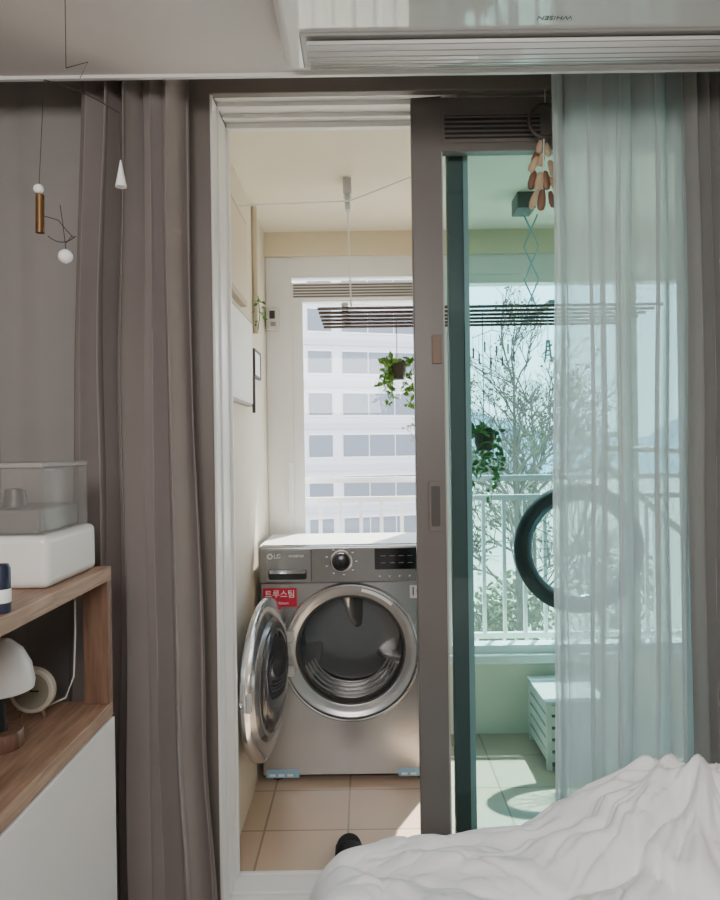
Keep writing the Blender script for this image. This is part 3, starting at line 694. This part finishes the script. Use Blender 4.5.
# hanging plants
def hplant(label, px, ptop, pbot, Y, seed, lm, n, size):
    rnd = random.Random(seed); p0 = P(px,ptop,Y); p1 = P(px,pbot,Y)
    t = thing('hanging_plant', label, 'plant', (p0.x,Y,RZ))
    MB().tube((p0.x,Y,RZ-0.005),(p0.x,Y,p0.z-0.02),0.0018,6).build('string', M_wire, t)
    MB().lathe([(0,-0.10),(0.030,-0.10),(0.040,-0.04),(0.042,-0.03),(0.036,-0.03),(0.034,-0.04),(0,-0.042)],(p0.x,Y,p0.z+0.01),'Z',24).build('pot', M_pot, t, smooth=True)
    cs = []; m = MB()
    for k in range(9):
        a = rnd.uniform(0,6.28); r = rnd.uniform(0.02,0.055)
        L = (p0.z-p1.z)*rnd.uniform(0.45,1.0)
        base = Vector((p0.x+0.02*math.cos(a),Y+0.02*math.sin(a),p0.z-0.02))
        pts = [base, base+Vector((r*math.cos(a),r*math.sin(a),0.01)), base+Vector((r*1.25*math.cos(a),r*1.25*math.sin(a),-L*0.5)), base+Vector((r*1.1*math.cos(a+.3),r*1.1*math.sin(a+.3),-L+0.02))]
        m.path(pts,0.0015,5); 
        for q in range(7):
            f = q/6*2.99; i = int(f); cs.append(pts[i].lerp(pts[i+1],f-i))
    m.build('stem', lm, t)
    leaves(cs,n,size,(0.010,0.010,0.010),rnd).build('foliage', lm, t)
    return t
hplant('small leafy trailing plant hanging in the open doorway', 397, 358, 405, 3.015, 5, M_leaf, 170, 0.030)
hplant('trailing green plant hanging behind the tinted glass sash', 484, 428, 500, 2.845, 8, M_leafd, 190, 0.030)
# clip hanger, pegs
ch = thing('clip_hanger', 'thin wire clip hanger with pegs on the laundry rack behind glass', 'clip hanger', (PX(492,3.1,330),3.1,RZ))
tpz = P(492,330,3.1)
MB().path([P(472,338,3.1),tpz,P(514,336,3.1)],0.0018,6).tube(tpz,(tpz.x,3.1,RZ-0.003),0.0016,6).build('hanger_wire', M_wire, ch)
M_peg = mat('peg_grey',(112,108,106),0.5)
for k, dl_ in enumerate((14,20,8,24,12,22,10,18)):
    px = 473+5.8*k; a = P(px,334,3.1)
    MB().tube(a, P(px,334+dl_,3.1), 0.0010,5).box(a.x-0.0035,a.x+0.0035,3.097,3.103,P(px,344+dl_,3.1).z,P(px,334+dl_,3.1).z).build('peg', M_peg, ch)
pj = P(548,340,3.015)
pg = thing('clothes_peg', 'pale blue clip dangling from the laundry rack right end', 'clothes peg', (pj.x,3.015,RZ))
M_pegb = mat('pale_blue_plastic',(176,206,216),0.5)
MB().tube((pj.x,3.015,RZ-0.003),(pj.x,3.015,pj.z-0.01),0.0016,6).build('string', M_cord, pg)
for sg in (-1,1):
    MB().path([(pj.x+sg*0.004,3.015,pj.z),(pj.x+sg*0.009,3.015,pj.z-0.05),(pj.x+sg*0.015,3.015,pj.z-0.095)],0.005,8,0.004).build('jaw', M_pegb, pg, smooth=True)
MB().torus((pj.x,3.015,pj.z-0.035),0.009,0.003,'Y',20,8).build('spring', M_wire, pg, smooth=True)

# ornament by the sheer curtain
YO = 2.045
orn = thing('hanging_ornament', 'bunch of wooden pieces on a dark ring hanging left of the sheer curtain', 'ornament', (PX(545,YO,100),YO,2.40))
MB().tube((P(545,103,YO).x,YO,2.401),P(545,103,YO),0.0012,6).build('string', M_cord, orn)
MB().torus(P(545,121,YO),0.046,0.006,'Y',32,8).build('ring', mat('dark_ring',(66,56,48),0.5), orn, smooth=True)
rnd = random.Random(12)
def drop(px, py, L, W, tilt, m_, nm):
    p = P(px,py,YO); dy = rnd.uniform(-0.015,0.015); W *= 0.85; L *= 0.72
    mt = Matrix.Translation(p+Vector((0,dy,0))) @ Matrix.Rotation(tilt,4,'Y') @ Matrix.Diagonal((W,W*0.55,1,1))
    MB().lathe([(0,0),(0.55,-0.06*L),(0.9,-0.35*L),(1,-0.68*L),(0.7,-0.93*L),(0,-L)],(0,0,0),'Z',14).xf(mt).build(nm, m_, orn, smooth=True)
MB().tube(P(544,137,YO),P(543,186,YO),0.0016,6).build('cord', M_cord, orn)
for a in ((541,140,0.055,0.011,0.25),(547,142,0.06,0.010,-0.15),(544,152,0.06,0.013,0.35),(537,158,0.07,0.013,0.5),(548,162,0.08,0.013,-0.3),(541,172,0.08,0.015,0.2),(550,178,0.08,0.012,-0.45),(537,190,0.075,0.012,0.3)): drop(*a, M_ltwood, 'wooden_piece')
for a in ((539,149,0.06,0.012,0.4),(535,170,0.08,0.014,0.25),(545,170,0.08,0.015,-0.1),(543,188,0.09,0.015,0.1),(549,192,0.07,0.012,-0.2),(551,162,0.06,0.011,-0.5)): drop(*a, M_doll, 'brown_piece')

# ------------------------------------------------------------ crate, bicycle, slipper
cx0, cx1, cy0, cy1, cz1 = 0.745, 1.00, 3.02, 3.36, 0.20
M_crate = mat('weathered_white_wood', (206,206,200), 0.7, var=0.10, scale=20)
ct = thing('slatted_box', 'white slatted box on the balcony floor beneath the window', 'box', (0.88,3.2,FZ))
for x in (cx0,cx1-0.022):
    for y in (cy0,cy1-0.022): B(x,x+0.022,y,y+0.022,FZ,cz1-0.014).build('post', M_crate, ct, bevel=0.002)
for k in range(5):
    z = FZ+0.035+k*0.05
    B(cx0+0.003,cx0+0.014,cy0+0.022,cy1-0.022,z,z+0.036).build('slat', M_crate, ct)
    B(cx0+0.022,cx1-0.022,cy0+0.003,cy0+0.014,z,z+0.036).build('slat', M_crate, ct)
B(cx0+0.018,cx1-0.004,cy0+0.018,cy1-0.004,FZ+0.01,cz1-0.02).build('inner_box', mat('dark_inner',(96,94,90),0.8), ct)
B(cx0-0.006,cx1+0.006,cy0-0.006,cy1+0.006,cz1-0.014,cz1).build('lid', M_crate, ct, bevel=0.003)

YB = 3.20
bk = thing('bicycle', 'black tyred bicycle held up on a pole behind the sheer', 'bicycle', (1.4,YB,0.6))
M_bf = mat('pale_frame',(206,212,212),0.4)
def wheel(c):
    tw = MB().torus(c,0.260,0.030,'Y',64,12).build('wheel', M_blackm, bk, smooth=True)
    MB().torus(c,0.222,0.013,'Y',64,8).build('rim', mat('blue_grey_rim',(112,122,132),0.3,0.6), tw, smooth=True)
    MB().tube(c+Vector((0,-0.05,0)),c+Vector((0,0.05,0)),0.022,16).build('hub', mat('dark_hub',(70,72,74),0.4,0.5), tw, smooth=True)
    for k in range(28):
        a = 2*PI*k/28; MB().tube(c+Vector((0.016*math.cos(a+0.5),0.02*(-1)**k,0.016*math.sin(a+0.5))),c+Vector((0.212*math.cos(a),0,0.212*math.sin(a))),0.0022,4).build('spoke', mat('spoke_grey',(100,104,110),0.4,0.5), tw)
c1 = P(579,548,YB); c2 = c1+Vector((0.92,0,0))
wheel(c1); wheel(c2)
m = MB()
for dy in (-0.052,0.052): m.path([c1+Vector((0,dy,0)),c1+Vector((0.09,dy,0.31)),c1+Vector((0.10,0,0.35))],0.010,8)
m.build('fork', M_bf, bk, smooth=True)
hd = c1+Vector((0.11,0,0.38)); bb = c1+Vector((0.56,0,-0.03)); stp = c1+Vector((0.64,0,0.42))
MB().tube(c1+Vector((0.095,0,0.33)),c1+Vector((0.13,0,0.47)),0.016,12).tube(hd,bb,0.016,12).tube(c1+Vector((0.12,0,0.44)),stp,0.013,12).tube(bb,stp,0.014,12).tube(bb,c2+Vector((0,0.05,0)),0.010,8).tube(stp,c2+Vector((0,0.05,0)),0.010,8).build('frame', M_bf, bk, smooth=True)
MB().tube(c1+Vector((0.13,-0.12,0.50)),c1+Vector((0.13,0.12,0.50)),0.012,10).tube(c1+Vector((0.125,0,0.46)),c1+Vector((0.13,0,0.5)),0.014,8).build('handlebar', M_bf, bk, smooth=True)
MB().sphere(stp+Vector((0,0,0.08)),0.1,(1.2,0.6,0.25)).tube(stp,stp+Vector((0,0,0.08)),0.012,8).build('saddle', M_blackm, bk, smooth=True)
pl = thing('bike_pole', 'grey floor to ceiling pole carrying the bicycle', 'pole', (1.49,3.36,FZ))
MB().tube((1.49,3.36,FZ),(1.49,3.36,2.30),0.016,14).build('pole', M_ltgrey, pl, smooth=True)
for zz in (0.98,0.84): MB().tube((1.49,3.36,zz),(1.47,3.216,zz),0.009,8).build('arm', M_ltgrey, pl)

sl = thing('slipper', 'black rubber slipper on the balcony tiles by the duvet', 'slipper', (-0.06,2.40,FZ))
sxx, syy = -0.074, 2.420
m = MB(); pts = []
for k in range(28):
    a = 2*PI*k/28; pts.append((sxx+0.044*math.cos(a)*(1+0.12*math.sin(a)),syy+0.105*math.sin(a)))
m.prism(pts,FZ+0.0005,FZ+0.020).build('sole', M_blackm, sl, bevel=0.005)
m = MB(); g = []
for j in range(7):
    y = syy-0.085+0.105*j/6; row = []
    for i in range(13):
        a = PI*i/12; row.append(m.bm.verts.new((sxx+0.045*math.cos(a),y,FZ+0.019+(0.010+0.016*math.sin(PI*(j+1)/9))*math.sin(a))))
    g.append(row)
for j in range(6):
    for i in range(12): m.bm.faces.new((g[j][i],g[j][i+1],g[j+1][i+1],g[j+1][i]))
o = m.build('strap', M_blackm, sl, smooth=True); q = o.modifiers.new('s','SOLIDIFY'); q.thickness = 0.004

# ------------------------------------------------------------ outside
rl = thing('railing', 'white metal railing outside the balcony window', 'railing', (0.8,3.72,0.2))
for z in (1.11,1.01,0.30): B(-0.6,2.6,3.70,3.73,z-0.014,z+0.014).build('rail', M_white, rl)
for k in range(30): 
    x = -0.55+0.105*k; B(x-0.009,x+0.009,3.706,3.724,0.30,1.01).build('baluster', M_white, rl)
for x in (-0.6,0.45,1.5,2.58): B(x-0.016,x+0.016,3.698,3.732,0.20,1.11).build('post', M_white, rl)
struct(B(-1.2,2.8,3.53,3.80,0.12,0.20).build('trim_3', M_cream), 'outer ledge under the railing')

struct(B(-300,300,3.9,600,-15.2,-15).build('ground', M_ground), 'pale ground far below the balcony')
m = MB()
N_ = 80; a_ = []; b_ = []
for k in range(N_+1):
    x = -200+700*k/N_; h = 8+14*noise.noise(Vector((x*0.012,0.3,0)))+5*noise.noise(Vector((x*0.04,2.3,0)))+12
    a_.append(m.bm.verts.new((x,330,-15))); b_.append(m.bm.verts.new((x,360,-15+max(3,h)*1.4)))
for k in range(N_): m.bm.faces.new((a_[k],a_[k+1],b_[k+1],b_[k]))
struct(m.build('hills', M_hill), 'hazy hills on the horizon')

BY = 48
bl = thing('apartment_building', 'pale apartment tower with wide grey windows outside', 'building', (-3,BY,-15))
B(-11,5.6,BY,BY+14,-15,17).build('wall', M_bldg, bl)
M_bfr = mat('window_frame_white',(220,218,224),0.6)
for r in range(-5,6):
    z0 = (CY-375)*BY/F+HC+2.8*r
    if z0 < -12 or z0 > 14: continue
    B(-11.05,5.65,BY-0.16,BY,z0+2.05,z0+2.4).build('floor_band', M_bldg2, bl)
    for x, wd, k in ((-6.9,3.4,2),(-2.95,1.7,1),(1.35,5.6,3)):
        wf = B(x-wd/2,x+wd/2,BY-0.1,BY,z0+0.05,z0+1.75).build('window', M_bfr, bl)
        pw = wd/k
        for q in range(k): B(x-wd/2+q*pw+0.04,x-wd/2+(q+1)*pw-0.04,BY-0.13,BY-0.1,z0+0.17,z0+1.63).build('pane', M_bwin, wf)
bl.rotation_euler.z = math.radians(17)

def tree(label, x, y, zb, zt, seed, dep0=5, r0=0.085, frac=0.55, nb=9, Lf=0.10, needles=0):
    rnd = random.Random(seed); mt = MB(); mb = MB(); tips = []
    hgt = zt-zb; p = Vector((x,y,zb)); top = Vector((x+rnd.uniform(-.3,.3),y,zb+hgt*frac))
    mt.path([p,p.lerp(top,0.5)+Vector((0.12,0,0)),top],0.18,8,0.08)
    def br(p,d,L,r,dep):
        mid = p+d*L*0.5+Vector((rnd.uniform(-1,1),rnd.uniform(-1,1),rnd.uniform(-.3,.6)))*L*0.06
        q = p+d*L
        mb.path([p,mid,q],r,4 if dep > 1 else 3,r*0.6)
        if dep == 0: tips.append(q); return
        for k in range(3):
            nd = (d+Vector((rnd.uniform(-1,1),rnd.uniform(-1,1),rnd.uniform(-0.35,0.75)))*0.8).normalized()
            br(p.lerp(q,rnd.uniform(0.4,1)),nd,L*rnd.uniform(0.55,0.80),r*0.68,dep-1)
    for k in range(nb):
        d = Vector((rnd.uniform(-1,1),rnd.uniform(-1,1),rnd.uniform(0.1,1.1))).normalized()
        br(p.lerp(top,rnd.uniform(0.52,1)),d,hgt*Lf,r0,dep0)
    br(top,Vector((0,0,1)),hgt*Lf*1.1,r0*1.1,dep0)
    t = thing('thin_tree', label, 'tree', p)
    mt.build('trunk', M_bark, t, smooth=True); mb.build('branches', M_bark, t)
    if needles:
        cl_ = [tp for tp in tips if noise.noise(tp*0.9) > 0.05] or tips
        leaves(cl_, needles, 0.085, (0.07,0.07,0.05), rnd).build('foliage', M_needle, t)
tree('tall airy tree with sparse foliage nearest the right part of the balcony window', 4.2, 20, -15, 6.4, 11, 5, 0.045, 0.76, 18, 0.085, 3200)
tree('bare leafless tree farther right behind the tall airy tree', 10.5, 46, -15, 6.0, 23, 5, 0.10, 0.7, 12, 0.11)
def bush(label, x, y, zt, rad, seed):
    rnd = random.Random(seed); t = thing('leafy_tree', label, 'tree', (x,y,-15))
    MB().tube((x,y,-15),(x,y,zt-rad),0.22,8,0.12).build('trunk', M_bark, t)
    cs = []
    for _ in range(60):
        v = Vector((rnd.gauss(0,1),rnd.gauss(0,1),rnd.gauss(0,1))).normalized()*rad*rnd.uniform(0.4,0.9); v.z *= 1.15
        cs.append(Vector((x,y,zt-rad*1.15))+v)
    leaves(cs,1500,0.26,(0.3,0.3,0.3),rnd).build('foliage', M_bush, t)
bush('brownish leafy treetop low behind the railing, left of the bicycle', 6.2, 31, -4.0, 2.2, 3)
bush('brownish leafy treetop behind the bicycle wheel, beyond the railing', 12.5, 36, -3.0, 2.6, 6)

# ------------------------------------------------------------ light
wld = bpy.data.worlds.new('World'); S.world = wld; wld.use_nodes = True
N = wld.node_tree.nodes; L = wld.node_tree.links
bg = N['Background']
tc = N.new('ShaderNodeTexCoord'); sx = N.new('ShaderNodeSeparateXYZ'); cr_ = N.new('ShaderNodeValToRGB')
cr_.color_ramp.elements[0].position = 0.0; cr_.color_ramp.elements[0].color = (0.93,0.97,1.0,1)
cr_.color_ramp.elements[1].position = 0.6; cr_.color_ramp.elements[1].color = (0.62,0.80,1.0,1)
L.new(tc.outputs['Generated'], sx.inputs[0]); L.new(sx.outputs['Z'], cr_.inputs['Fac']); L.new(cr_.outputs['Color'], bg.inputs['Color'])
bg.inputs['Strength'].default_value = 5.5
sd = bpy.data.lights.new('sun','SUN'); sd.energy = 22; sd.angle = math.radians(0.8); sd.color = (1,0.94,0.85)
so = bpy.data.objects.new('sun', sd); C.objects.link(so)
so.rotation_euler = Vector((-0.20,-0.42,-0.89)).to_track_quat('-Z','Y').to_euler()
ad = bpy.data.lights.new('room_fill','AREA'); ad.energy = 63; ad.shape = 'RECTANGLE'; ad.size = 1.2; ad.size_y = 0.9; ad.color = (1,0.975,0.955)  # unseen area light added behind the camera to fill the bedroom
ao = bpy.data.objects.new('room_fill', ad); C.objects.link(ao); ao.location = (-0.15,-0.9,2.05)
ao.rotation_euler = Vector((0.15,0.85,-0.52)).to_track_quat('-Z','Y').to_euler()

cam = bpy.data.cameras.new('camera'); co = bpy.data.objects.new('camera', cam); C.objects.link(co)
co.matrix_world = Matrix.Translation((0,0,HC)) @ Matrix.Rotation(PI/2,4,'X') @ Matrix.Rotation(-ROLL,4,'Z')
cam.sensor_fit = 'HORIZONTAL'; cam.sensor_width = 36; cam.lens = 36; cam.shift_x = -5/720; cam.shift_y = -3/720; cam.clip_start = 0.02; cam.clip_end = 2000
S.camera = co
